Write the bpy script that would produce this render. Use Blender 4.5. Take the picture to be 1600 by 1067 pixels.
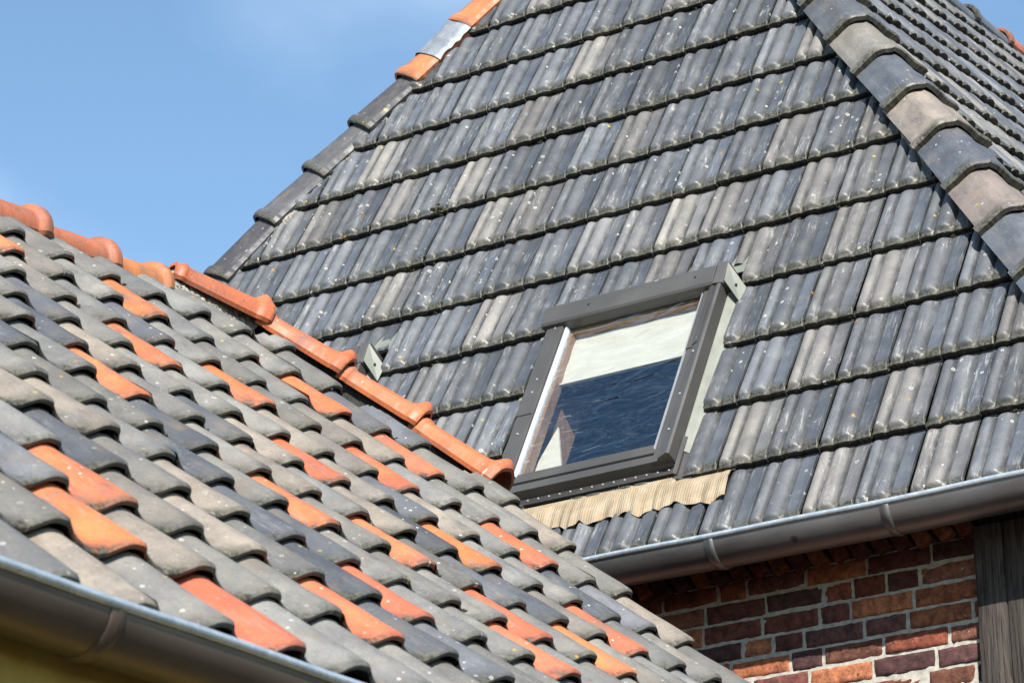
import bpy, math, random
import numpy as np
from mathutils import Matrix, Vector
rad = math.radians
rng = np.random.default_rng(7)
random.seed(7)
for o in list(bpy.data.objects):
    bpy.data.objects.remove(o)
scene = bpy.context.scene
EYE = 1.6

# ------------------------------------------------------------------ camera
A_, PITCH, ROLL, FPX = rad(33.6954812), 0.363712209, -0.011594832, 4749.94
RB = np.array([[math.cos(A_), -math.sin(A_), 0], [math.sin(A_), math.cos(A_), 0], [0, 0, 1]])
cam_d = bpy.data.cameras.new('camera')
cam = bpy.data.objects.new('camera', cam_d)
scene.collection.objects.link(cam)
r0 = np.array([1., 0, 0]); u0 = np.array([0, -math.sin(PITCH), math.cos(PITCH)]); f0 = np.array([0, math.cos(PITCH), math.sin(PITCH)])
c_, s_ = math.cos(ROLL), math.sin(ROLL)
cx_ = RB @ (c_ * r0 + s_ * u0); cy_ = RB @ (c_ * u0 - s_ * r0); cz_ = -(RB @ f0)
M = Matrix(((cx_[0], cy_[0], cz_[0], 0), (cx_[1], cy_[1], cz_[1], 0), (cx_[2], cy_[2], cz_[2], EYE), (0, 0, 0, 1)))
cam.matrix_world = M
cam_d.sensor_width = 36
cam_d.lens = FPX / 1600 * 36
cam_d.clip_start = 0.1
cam_d.clip_end = 3000
cam_d.dof.use_dof = True
cam_d.dof.focus_distance = 10.6
cam_d.dof.aperture_fstop = 11
scene.camera = cam

# ------------------------------------------------------------------ light
SUN = np.array([.45, -.66, .62]); SUN /= np.linalg.norm(SUN)
w = bpy.data.worlds.new('World'); scene.world = w; w.use_nodes = True
nt = w.node_tree; bg = nt.nodes['Background']
sky = nt.nodes.new('ShaderNodeTexSky'); sky.sky_type = 'NISHITA'; sky.sun_disc = False
sky.sun_elevation = math.asin(SUN[2]); sky.sun_rotation = math.atan2(SUN[0], SUN[1])
sky.air_density = 1.0; sky.dust_density = 0.25; sky.ozone_density = 1.0
tcw = nt.nodes.new('ShaderNodeTexCoord'); mpw = nt.nodes.new('ShaderNodeMapping'); mpw.inputs['Scale'].default_value = (1, 1, 1.6)
nzw = nt.nodes.new('ShaderNodeTexNoise'); nzw.inputs['Scale'].default_value = 4.5; nzw.inputs['Detail'].default_value = 5; nzw.inputs['Roughness'].default_value = .5
mrw = nt.nodes.new('ShaderNodeMapRange'); mrw.inputs[1].default_value = .42; mrw.inputs[2].default_value = .75; mrw.inputs[4].default_value = .4; mrw.interpolation_type = 'SMOOTHSTEP'
mxw = nt.nodes.new('ShaderNodeMix'); mxw.data_type = 'RGBA'; mxw.inputs[7].default_value = (5.2, 6.3, 7.6, 1)
nt.links.new(tcw.outputs['Generated'], mpw.inputs[0]); nt.links.new(mpw.outputs[0], nzw.inputs['Vector']); nt.links.new(nzw.outputs['Fac'], mrw.inputs[0])
nt.links.new(mrw.outputs[0], mxw.inputs[0]); mt = nt.nodes.new('ShaderNodeMix'); mt.data_type = 'RGBA'; mt.blend_type = 'MULTIPLY'; mt.inputs[0].default_value = 1; mt.inputs[7].default_value = (.87, .99, 1.0, 1); nt.links.new(sky.outputs[0], mt.inputs[6]); nt.links.new(mt.outputs[2], mxw.inputs[6]); nt.links.new(mxw.outputs[2], bg.inputs[0]); bg.inputs[1].default_value = 0.11
sun_d = bpy.data.lights.new('sun', 'SUN'); sun_d.energy = 5.0; sun_d.angle = rad(.53); sun_d.color = (1, .955, .89)
sun = bpy.data.objects.new('sun', sun_d); scene.collection.objects.link(sun)
sun.rotation_mode = 'QUATERNION'; sun.rotation_quaternion = Vector(SUN).to_track_quat('Z', 'Y'); sun.location = (3, -5, 12)
scene.view_settings.view_transform = 'Standard'; scene.view_settings.look = 'None'
scene.view_settings.exposure = 0.85; scene.view_settings.gamma = 1

# ------------------------------------------------------------------ node helpers
class NT:
    def __init__(s, name, rough=.6, spec=.4):
        s.m = bpy.data.materials.new(name); s.m.use_nodes = True; s.t = s.m.node_tree
        s.b = s.t.nodes['Principled BSDF']; s.b.inputs['Roughness'].default_value = rough
        s.b.inputs['Specular IOR Level'].default_value = spec
    def n(s, ty, **kw):
        o = s.t.nodes.new('ShaderNode' + ty)
        for k, v in kw.items(): setattr(o, k, v)
        return o
    def put(s, sock, v):
        if isinstance(v, bpy.types.NodeSocket): s.t.links.new(v, sock)
        elif v is not None: sock.default_value = v
    def math(s, op, a, b=None, clamp=False):
        o = s.n('Math', operation=op, use_clamp=clamp); s.put(o.inputs[0], a)
        if b is not None: s.put(o.inputs[1], b)
        return o.outputs[0]
    def noise(s, vec, scale, detail=4, rough=.55, dist=0):
        o = s.n('TexNoise'); s.put(o.inputs['Vector'], vec); o.inputs['Scale'].default_value = scale
        o.inputs['Detail'].default_value = detail; o.inputs['Roughness'].default_value = rough; o.inputs['Distortion'].default_value = dist
        return o.outputs['Fac']
    def vor(s, vec, scale, feature='F1', out='Distance', rnd=1):
        o = s.n('TexVoronoi', feature=feature); s.put(o.inputs['Vector'], vec); o.inputs['Scale'].default_value = scale
        o.inputs['Randomness'].default_value = rnd
        return o.outputs[out]
    def ramp(s, f, a, b, lo=0, hi=1, smooth=True):
        o = s.n('MapRange'); o.interpolation_type = 'SMOOTHSTEP' if smooth else 'LINEAR'
        s.put(o.inputs[0], f); o.inputs[1].default_value = a; o.inputs[2].default_value = b
        o.inputs[3].default_value = lo; o.inputs[4].default_value = hi
        return o.outputs[0]
    def mix(s, f, a, b, mode='MIX'):
        o = s.n('Mix', data_type='RGBA', blend_type=mode); s.put(o.inputs[0], f)
        s.put(o.inputs[6], a if not isinstance(a, tuple) else (*a[:3], 1)); s.put(o.inputs[7], b if not isinstance(b, tuple) else (*b[:3], 1))
        return o.outputs[2]
    def attr(s, name, out='Color'):
        o = s.n('Attribute'); o.attribute_name = name; return o.outputs[out]
    def sep(s, v):
        o = s.n('SeparateXYZ'); s.put(o.inputs[0], v); return o.outputs
    def scale(s, v, sc, rotz=0):
        o = s.n('Mapping'); s.put(o.inputs[0], v); o.inputs['Scale'].default_value = sc; o.inputs['Rotation'].default_value = (0, 0, rotz)
        return o.outputs[0]
    def pos(s):
        return s.n('NewGeometry').outputs['Position']
    def bump(s, h, strength=.4, dist=.002):
        o = s.n('Bump'); o.inputs['Strength'].default_value = strength; o.inputs['Distance'].default_value = dist
        s.put(o.inputs['Height'], h); s.t.links.new(o.outputs[0], s.b.inputs['Normal'])
    def col(s, v): s.put(s.b.inputs['Base Color'], v if not isinstance(v, tuple) else (*v[:3], 1))

def tile_material(name, streak, dirt, lichen, rough, spots_scale, moss=1.0, base=.88, valley=0.):
    """weathered tile: own colour from 'tcol', slope coordinates (m) from 'suv', tile coordinates u,v,h,random from 'tuv'"""
    k = NT(name, rough, .45)
    tc = k.mix(1, k.attr('tcol'), (base,) * 3, 'MULTIPLY'); suv = k.attr('suv', 'Vector'); tu = k.n('Attribute'); tu.attribute_name = 'tuv'
    u, v, h = k.sep(tu.outputs['Vector']); rnd = tu.outputs['Alpha']
    off = k.n('VectorMath', operation='ADD'); k.put(off.inputs[0], suv)
    cmb = k.n('CombineXYZ'); k.put(cmb.inputs[0], k.math('MULTIPLY', rnd, 7.3)); k.put(cmb.inputs[2], k.math('MULTIPLY', rnd, 11.)); k.put(off.inputs[1], cmb.outputs[0])
    P = off.outputs[0]
    # broad clouding and grain
    c = k.mix(k.ramp(k.noise(P, 9, 5, .6), .3, .75), k.mix(1, tc, (.78, .79, .82), 'MULTIPLY'), k.mix(1, tc, (1.2, 1.19, 1.16), 'MULTIPLY'))
    c = k.mix(k.ramp(k.noise(P, 150, 3, .7), .25, .8, 0, 1), k.mix(1, c, (.8, .8, .8), 'MULTIPLY'), c)
    if not valley:
        c = k.mix(k.ramp(k.noise(P, 320, 2, .5), .35, .65), k.mix(1, c, (.88, .88, .88), 'MULTIPLY'), k.mix(1, c, (1.05, 1.05, 1.05), 'MULTIPLY'))
        c = k.mix(k.ramp(k.noise(k.scale(P, (1, .5, 1)), 12, 6, .72), .47, .70, 0, .7), c, k.mix(k.ramp(k.noise(P, 5, 2), .4, .6), (.075, .075, .076), (.15, .115, .08)))
        c = k.mix(k.math('MULTIPLY', k.ramp(v, .80, .97), k.math('MULTIPLY', k.ramp(k.noise(P, 13, 4, .6), .42, .62, 0, .3), k.ramp(k.sep(tc)[0], .45, .30))), c, (.05, .05, .048))
    # pale dusty streaks that run down the tile
    st = k.noise(k.scale(P, (1, .10, 1)), 85, 6, .68, .4)
    st2 = k.noise(P, 7, 3)
    sf = k.math('MULTIPLY', k.ramp(st, .48, .72), k.ramp(st2, .42, .68))
    c = k.mix(k.math('MULTIPLY', sf, streak), c, (.30, .295, .28))
    # dirt and crease shade between the rolls, both put into the colour
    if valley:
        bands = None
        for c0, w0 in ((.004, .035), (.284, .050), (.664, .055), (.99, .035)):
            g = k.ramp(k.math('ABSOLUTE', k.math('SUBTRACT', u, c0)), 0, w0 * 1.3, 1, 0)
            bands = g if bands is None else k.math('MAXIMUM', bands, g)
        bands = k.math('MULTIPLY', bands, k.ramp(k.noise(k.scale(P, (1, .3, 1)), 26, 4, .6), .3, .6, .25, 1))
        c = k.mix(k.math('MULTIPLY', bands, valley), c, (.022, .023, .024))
    # dirt: lower edge and valleys
    low = k.ramp(v, .80, .955)
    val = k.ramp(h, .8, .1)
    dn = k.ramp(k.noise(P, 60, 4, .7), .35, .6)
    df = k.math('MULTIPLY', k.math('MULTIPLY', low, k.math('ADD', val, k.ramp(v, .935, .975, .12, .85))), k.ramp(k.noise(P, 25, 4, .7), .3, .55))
    df = k.math('MULTIPLY', df, dirt, True)
    mossc = k.mix(k.ramp(k.noise(P, 90, 3), .35, .65), (.022, .021, .016), (.085, .08, .055))
    c = k.mix(df, c, mossc)
    nose = k.math('MULTIPLY', k.ramp(v, .985, 1.02), dn)  # darkens nose front faces: their shade and moss put into the colour
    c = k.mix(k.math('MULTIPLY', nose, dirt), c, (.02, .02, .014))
    # pale crust near the edge and round lichen spots
    d = k.vor(P, spots_scale, 'F1'); rc = k.vor(P, spots_scale, 'F1', 'Color')
    rs = k.sep(rc)[0]
    rad_ = k.math('MULTIPLY', k.ramp(rs, .62, 1.0, 0, .30, False), lichen)
    wob = k.math('MULTIPLY', k.noise(P, 220, 2), .16)
    dd = k.math('SUBTRACT', k.math('ADD', d, wob), k.math('ADD', rad_, .08))
    clus = k.ramp(k.noise(P, 3.3, 2), .46, .60)
    spot = k.math('MULTIPLY', k.math('MULTIPLY', k.ramp(dd, .03, -.02), k.math('GREATER_THAN', rs, .62)), clus)
    ring = k.math('SUBTRACT', 1.0, k.math('MULTIPLY', k.ramp(dd, -.03, -.12), .65))
    c = k.mix(k.math('MULTIPLY', k.math('MULTIPLY', spot, ring), .82), c, (.46, .46, .42))
    d2 = k.vor(P, spots_scale * 3.4, 'F1'); r2 = k.sep(k.vor(P, spots_scale * 3.4, 'F1', 'Color'))[1]
    sp2 = k.math('MULTIPLY', k.ramp(d2, .24, .12), k.math('GREATER_THAN', r2, .88))
    c = k.mix(k.math('MULTIPLY', sp2, k.math('MULTIPLY', k.ramp(st2, .45, .6), .75)), c, (.42, .42, .39))
    # scarce yellow/orange lichen
    d3 = k.vor(P, spots_scale * .62, 'F1'); r3 = k.sep(k.vor(P, spots_scale * .62, 'F1', 'Color'))[2]
    sp3 = k.math('MULTIPLY', k.ramp(k.math('ADD', d3, k.math('MULTIPLY', k.noise(P, 90, 3), .3)), .34, .26), k.math('GREATER_THAN', r3, .955))
    c = k.mix(k.math('MULTIPLY', sp3, .75 * moss), c, k.mix(k.ramp(rs, .2, .8), (.32, .13, .02), (.36, .30, .05)))
    # dark pits
    d4 = k.vor(P, 75, 'F1'); r4 = k.sep(k.vor(P, 75, 'F1', 'Color'))[0]
    sp4 = k.math('MULTIPLY', k.ramp(d4, .22, .12), k.math('GREATER_THAN', r4, .93))
    c = k.mix(k.math('MULTIPLY', sp4, .7), c, (.03, .03, .028))
    k.col(c)
    k.put(k.b.inputs['Roughness'], k.ramp(k.noise(P, 22, 4), .3, .7, rough - .06, rough + .2))
    hh = k.math('ADD', k.noise(P, 70, 5, .65), k.math('MULTIPLY', k.noise(k.scale(P, (1, .1, 1)), 90, 2), .5))
    hh = k.math('ADD', hh, k.math('MULTIPLY', k.math('ADD', spot, df), .4))
    k.bump(hh, .5, .0022)
    return k.m

def plain_material(name, c1, c2, scale=8, rough=.5, metal=0., bump=.2, bd=.001, stretch=(1, 1, 1), spec=.5, fleck=None):
    k = NT(name, rough, spec); k.b.inputs['Metallic'].default_value = metal
    tc = k.n('TexCoord').outputs['Object']; P = k.scale(tc, stretch)
    c = k.mix(k.ramp(k.noise(P, scale, 6, .62), .3, .7), c1, c2)
    if fleck:
        col, dens, sc = fleck
        d = k.vor(tc, sc); r = k.sep(k.vor(tc, sc, 'F1', 'Color'))[0]
        c = k.mix(k.math('MULTIPLY', k.ramp(k.math('ADD', d, k.math('MULTIPLY', k.noise(tc, sc * 3), .3)), .4, .3), k.math('GREATER_THAN', r, 1 - dens)), c, col)
    k.col(c)
    k.put(k.b.inputs['Roughness'], k.ramp(k.noise(P, scale * 2.3, 4), .3, .7, rough - .08, rough + .12))
    k.bump(k.noise(P, scale * 9, 4, .7), bump, bd)
    return k.m

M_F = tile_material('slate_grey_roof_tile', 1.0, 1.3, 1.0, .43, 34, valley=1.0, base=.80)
M_G = tile_material('old_pantile', .3, .6, .9, .58, 44, .9)
M_HIP = tile_material('weathered_hip_tile', .35, .9, .7, .5, 34)
M_ORG = tile_material('orange_clay', .12, .35, .6, .55, 46, .5, base=.8)
M_UNDER = plain_material('dark_roof_underlay', (.02, .018, .016), (.035, .03, .026), 20, .9)
M_MORTAR = plain_material('old_bedding_mortar', (.12, .11, .095), (.5, .47, .4), 55, .9, bump=1, bd=.006)
M_ZINC2 = plain_material('brown_stained_zinc', (.075, .056, .044), (.13, .10, .08), 4, .42, .6, .1, .0008, (1, .3, 1))
M_ZINC = plain_material('weathered_zinc', (.16, .155, .15), (.235, .23, .225), 5, .40, .85, .1, .0008, (.3, 1, 1), fleck=((.10, .09, .082), .10, 14))
M_LIP = plain_material('bright_zinc_bead', (.46, .53, .58), (.62, .68, .72), 30, .34, .65, .1, .0005)
M_LEAD = plain_material('crumpled_lead_sheet', (.17, .185, .21), (.25, .27, .30), 10, .5, .25, .6, .004)
M_FRAME = plain_material('grey_brown_coated_aluminium', (.062, .059, .055), (.08, .076, .071), 3, .42, .15, .05, .0003, fleck=((.4, .4, .38), .035, 22))
M_FRAMED = plain_material('dark_coated_aluminium', (.036, .034, .032), (.055, .051, .048), 4, .4, .2, .05, .0003, fleck=((.5, .5, .47), .05, 20))
M_FLASH = plain_material('pale_grey_green_flashing', (.17, .178, .15), (.215, .222, .185), 6, .45, .1, .06, .0004)
M_WHITE = plain_material('bright_aluminium_edge', (.5, .53, .58), (.56, .59, .63), 9, .35, .3, .0)
M_WOOD = plain_material('pine_window_lining', (.22, .13, .075), (.33, .215, .13), 14, .5, 0, .2, .001, (1, 1, .12))
M_ROOM = plain_material('dim_room_wall', (.12, .12, .125), (.16, .16, .16), 3, .9)
M_POST = None

def brick_mat():
    k = NT('old_red_brick', .85, .25)
    tc = k.attr('tcol'); P = k.n('TexCoord').outputs['Object']
    c = k.mix(k.ramp(k.noise(P, 28, 6, .7), .3, .72), k.mix(1, tc, (.45, .4, .4), 'MULTIPLY'), k.mix(1, tc, (1.35, 1.25, 1.2), 'MULTIPLY'))
    c = k.mix(k.ramp(k.noise(P, 75, 5, .75), .54, .66, 0, .8), c, (.035, .025, .022))
    cr = k.vor(k.scale(P, (1, 1, 1.8)), 16, 'DISTANCE_TO_EDGE'); crf = k.math('MULTIPLY', k.ramp(cr, .03, .0), k.ramp(k.noise(P, 9, 3), .5, .6))
    c = k.mix(k.math('MULTIPLY', crf, .85), c, (.02, .015, .013))
    c = k.mix(k.ramp(k.noise(P, 50, 5, .75, .4), .64, .74, 0, .5), c, (.42, .36, .30))
    k.col(c)
    k.bump(k.math('ADD', k.noise(P, 55, 6, .75), k.math('MULTIPLY', k.noise(P, 160, 3), .3)), .8, .004)
    return k.m
M_BRICK = brick_mat()
M_JOINT = plain_material('lime_mortar_joint', (.27, .255, .215), (.46, .43, .37), 38, .95, bump=.8, bd=.002)

def apron_mat():
    k = NT('beige_pleated_apron', .75, .3)
    P = k.n('TexCoord').outputs['Object']
    x = k.sep(P)[0]
    wv = k.math('SINE', k.math('MULTIPLY', k.math('ADD', x, k.math('MULTIPLY', k.noise(P, 12), .01)), 620))
    c = k.mix(k.ramp(k.noise(P, 18, 5), .3, .7), (.25, .195, .125), (.33, .27, .19))
    c = k.mix(k.ramp(k.noise(k.scale(P, (1, .15, .15)), 60, 5), .5, .75, 0, .55), c, (.33, .2, .09))
    c = k.mix(k.ramp(k.noise(P, 30, 4), .62, .75, 0, .5), c, (.45, .42, .36))
    c = k.mix(k.ramp(wv, .0, -1, 0, .14), c, (.2, .14, .08))
    k.col(c); k.bump(wv, .6, .0015)
    return k.m
M_APRON = apron_mat()

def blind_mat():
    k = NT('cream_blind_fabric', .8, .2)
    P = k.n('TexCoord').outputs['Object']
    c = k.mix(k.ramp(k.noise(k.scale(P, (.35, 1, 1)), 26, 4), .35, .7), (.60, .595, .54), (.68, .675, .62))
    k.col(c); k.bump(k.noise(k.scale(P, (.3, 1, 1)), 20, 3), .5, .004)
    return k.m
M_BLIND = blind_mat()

def glass_mat():
    m = bpy.data.materials.new('window_glass'); m.use_nodes = True; t = m.node_tree; t.nodes.clear()
    out = t.nodes.new('ShaderNodeOutputMaterial'); mx = t.nodes.new('ShaderNodeMixShader')
    tr = t.nodes.new('ShaderNodeBsdfTransparent'); tr.inputs[0].default_value = (.92, .92, .90, 1)
    gl = t.nodes.new('ShaderNodeBsdfGlossy'); gl.inputs['Roughness'].default_value = .015; gl.inputs[0].default_value = (.80, .93, 1, 1)
    fr = t.nodes.new('ShaderNodeFresnel'); fr.inputs[0].default_value = 2.7
    gg = t.nodes.new('ShaderNodeNewGeometry'); mu = t.nodes.new('ShaderNodeMath'); mu.operation = 'MULTIPLY'; sb = t.nodes.new('ShaderNodeMath'); sb.operation = 'SUBTRACT'; sb.inputs[0].default_value = 1
    tcn = t.nodes.new('ShaderNodeTexCoord'); mp = t.nodes.new('ShaderNodeMapping'); mp.inputs['Scale'].default_value = (.55, 1.5, 1.5); mp.inputs['Rotation'].default_value = (0, 0, .25)
    nz = t.nodes.new('ShaderNodeTexNoise'); nz.inputs['Scale'].default_value = 11; nz.inputs['Detail'].default_value = 2; nz.inputs['Distortion'].default_value = .8
    bp = t.nodes.new('ShaderNodeBump'); bp.inputs['Strength'].default_value = .8; bp.inputs['Distance'].default_value = .022
    L = t.links.new
    L(tcn.outputs['Object'], mp.inputs[0]); L(mp.outputs[0], nz.inputs['Vector']); L(nz.outputs['Fac'], bp.inputs['Height'])
    L(bp.outputs[0], gl.inputs['Normal'])
    L(gg.outputs['Backfacing'], sb.inputs[1]); L(sb.outputs[0], mu.inputs[1]); L(fr.outputs[0], mu.inputs[0]); L(mu.outputs[0], mx.inputs[0]); L(tr.outputs[0], mx.inputs[1]); L(gl.outputs[0], mx.inputs[2]); L(mx.outputs[0], out.inputs[0])
    return m
M_GLASS = glass_mat()

def timber_mat():
    k = NT('weathered_oak', .85, .25)
    P = k.n('TexCoord').outputs['Object']
    g = k.noise(k.scale(P, (1, 1, .05)), 95, 6, .7, .5); g2 = k.noise(k.scale(P, (1, 1, .12)), 30, 5, .65)
    c = k.mix(k.ramp(g, .32, .68), (.016, .013, .011), (.088, .074, .064))
    c = k.mix(k.ramp(g2, .55, .7, 0, .8), c, (.045, .035, .03))
    k.col(c); k.bump(k.math('ADD', g, g2), 1, .006)
    return k.m
M_POST = timber_mat()
M_OCHRE = plain_material('ochre_wall_render', (.34, .22, .04), (.42, .29, .07), 10, .9, bump=.5, bd=.002)

# ------------------------------------------------------------------ object helpers
COL = scene.collection
def tag(o, label=None, cat=None, group=None, kind=None):
    if label: o['label'] = label
    if cat: o['category'] = cat
    if group: o['group'] = group
    if kind: o['kind'] = kind
    return o
def empty(name, loc):
    o = bpy.data.objects.new(name, None); COL.objects.link(o); o.location = loc; o.empty_display_size = .3
    return o
def world_loc(o):
    p = Vector(o.location)
    while o.parent: o = o.parent; p = p + Vector(o.location)
    return np.array(p)
class MB:
    """collects surfaces (world coordinates) and links them as ONE mesh"""
    def __init__(s): s.V = []; s.F = []; s.n = 0; s.at = {'tcol': [], 'suv': [], 'tuv': []}; s.mi = []; s.sm = []
    def add(s, V, F, tcol=(.2, .2, .2), suv=None, tuv=None, mat=0, smooth=True):
        V = np.asarray(V, float).reshape(-1, 3); n = len(V)
        s.V.append(V); s.F.extend([tuple(int(i) + s.n for i in f) for f in F])
        s.mi.extend([mat] * len(F)); s.sm.extend([smooth] * len(F)); s.n += n
        s.at['tcol'].append(np.broadcast_to(np.asarray(tcol, float), (n, 3)))
        s.at['suv'].append(V if suv is None else np.asarray(suv, float).reshape(-1, 3))
        s.at['tuv'].append(np.broadcast_to(np.array([.5, .3, .6, .5]), (n, 4)) if tuv is None else np.asarray(tuv, float).reshape(-1, 4))
    def grid(s, P, keep=None, flip=False, **kw):
        a, b = P.shape[:2]
        idx = np.arange(a * b).reshape(a, b)
        q = np.stack([idx[:-1, :-1], idx[:-1, 1:], idx[1:, 1:], idx[1:, :-1]], -1)
        if keep is not None: q = q[keep]
        q = q.reshape(-1, 4)
        if flip: q = q[:, ::-1]
        if len(q): s.add(P.reshape(-1, 3), q.tolist(), **kw)
    def box(s, c, h, ax=None, mat=0, tcol=(.2, .2, .2), smooth=False):
        c = np.asarray(c, float); ax = np.eye(3) if ax is None else np.asarray(ax)
        V = [c + sx * h[0] * ax[0] + sy * h[1] * ax[1] + sz * h[2] * ax[2] for sx in (-1, 1) for sy in (-1, 1) for sz in (-1, 1)]
        s.add(V, [(0, 1, 3, 2), (4, 6, 7, 5), (0, 4, 5, 1), (2, 3, 7, 6), (0, 2, 6, 4), (1, 5, 7, 3)], mat=mat, tcol=tcol, smooth=smooth)
    def prism(s, poly, p0, axis, ax2, ext, mat=0, smooth=False, caps=True):
        """poly: list of (a,b) in the plane spanned by axis, ax2 at p0; ext: extrusion vector"""
        poly = np.asarray(poly, float); n = len(poly)
        A = np.asarray(p0) + poly[:, :1] * axis + poly[:, 1:] * ax2; B = A + ext
        F = [(i, (i + 1) % n, n + (i + 1) % n, n + i) for i in range(n)]
        if caps: F += [tuple(range(n))[::-1], tuple(range(n, 2 * n))]
        s.add(np.vstack([A, B]), F, mat=mat, smooth=smooth)
    def build(s, name, mats, parent=None, bevel=0):
        V = np.vstack(s.V)
        org = (V.min(0) + V.max(0)) / 2
        me = bpy.data.meshes.new(name)
        me.from_pydata((V - org).tolist(), [], s.F)
        for a, nm in (('tcol', 'FLOAT_COLOR'), ('tuv', 'FLOAT_COLOR'), ('suv', 'FLOAT_VECTOR')):
            arr = np.vstack(s.at[a])
            at = me.attributes.new(a, nm, 'POINT')
            if nm == 'FLOAT_COLOR':
                if arr.shape[1] == 3: arr = np.hstack([arr, np.ones((len(arr), 1))])
                at.data.foreach_set('color', arr.ravel().astype(np.float32))
            else: at.data.foreach_set('vector', arr.ravel().astype(np.float32))
        me.polygons.foreach_set('material_index', s.mi); me.polygons.foreach_set('use_smooth', s.sm)
        for m in (mats if isinstance(mats, (list, tuple)) else [mats]): me.materials.append(m)
        me.update()
        o = bpy.data.objects.new(name, me); COL.objects.link(o)
        if parent is not None:
            o.parent = parent; o.location = org - world_loc(parent)
        else: o.location = org
        if bevel:
            b = o.modifiers.new('bevel', 'BEVEL'); b.width = bevel; b.segments = 2; b.limit_method = 'ANGLE'; b.angle_limit = rad(40)
        return o
def sstep(x, a, b):
    t = np.clip((x - a) / (b - a), 0, 1); return t * t * (3 - 2 * t)
def norm(v): v = np.asarray(v, float); return v / np.linalg.norm(v)
Z = np.array([0, 0, 1.])

# ------------------------------------------------------------------ geometry of the two roofs (metres, x along the big eave, y away from it)
oF = np.array([-5.55198788, 9.6551195, 5.05671851 + EYE]); sF = 1.0776715; gF = .33183549; WF = .2
eF = np.array([1., 0, 0]); uF = np.array([0, math.cos(sF), math.sin(sF)]); nF = np.array([0, -math.sin(sF), math.cos(sF)])
def Fp(i, j, n=0): return oF + np.multiply.outer(j * WF, eF) - np.multiply.outer(i * gF, uF) + np.multiply.outer(n + 0 * i, nF)
def Fab(a, b, n): return oF + a * eF + b * uF + n * nF
# hips: straight lines on the front slope
JL = lambda i: -12.32 - 1.0 * (i - .14) * 1.0 + 0 * i
LH = [(1.05, -13.0), (.14, -12.17), (-.869, -11.446), (-1.706, -10.62), (-2.482, -9.80), (-3.309, -8.95), (-4.25, -7.98), (-5.13, -7.08), (-6.0, -6.18), (-6.9, -5.25), (-7.7, -4.4)]
RH = [(-7.7, -3.3), (-6.7, -2.22), (-5.75, -1.22), (-4.8, -.27), (-3.9, .66), (-3.0, 1.58), (-2.099, 2.504), (-1.185, 3.42), (-.345, 4.30), (.544, 5.233), (1.42, 6.15), (2.33, 7.04), (3.221, 7.93), (4.1, 8.82), (5.0, 9.72), (5.9, 10.63), (6.9, 11.6)]
def hipline(pts):
    a = np.array(pts); c = np.polyfit(a[:, 0], a[:, 1], 1); return lambda i: c[0] * i + c[1]
jL, jR = hipline(LH), hipline(RH)
dAz = rad(3.9)
eR = np.array([math.sin(dAz), math.cos(dAz), 0])
a_, b_ = Fp(np.array(-2.), np.array(jR(-2.))), Fp(np.array(4.), np.array(jR(4.)))
hipR = norm(b_ - a_); nR = np.cross(hipR, eR); nR = nR / np.linalg.norm(nR); nR = nR if nR[2] > 0 else -nR
uR = np.cross(nR, eR); uR = uR if uR[2] > 0 else -uR
oR = Fp(np.array(0.), np.array(jR(0.)))
gR = gF * uF[2] / uR[2]

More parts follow.
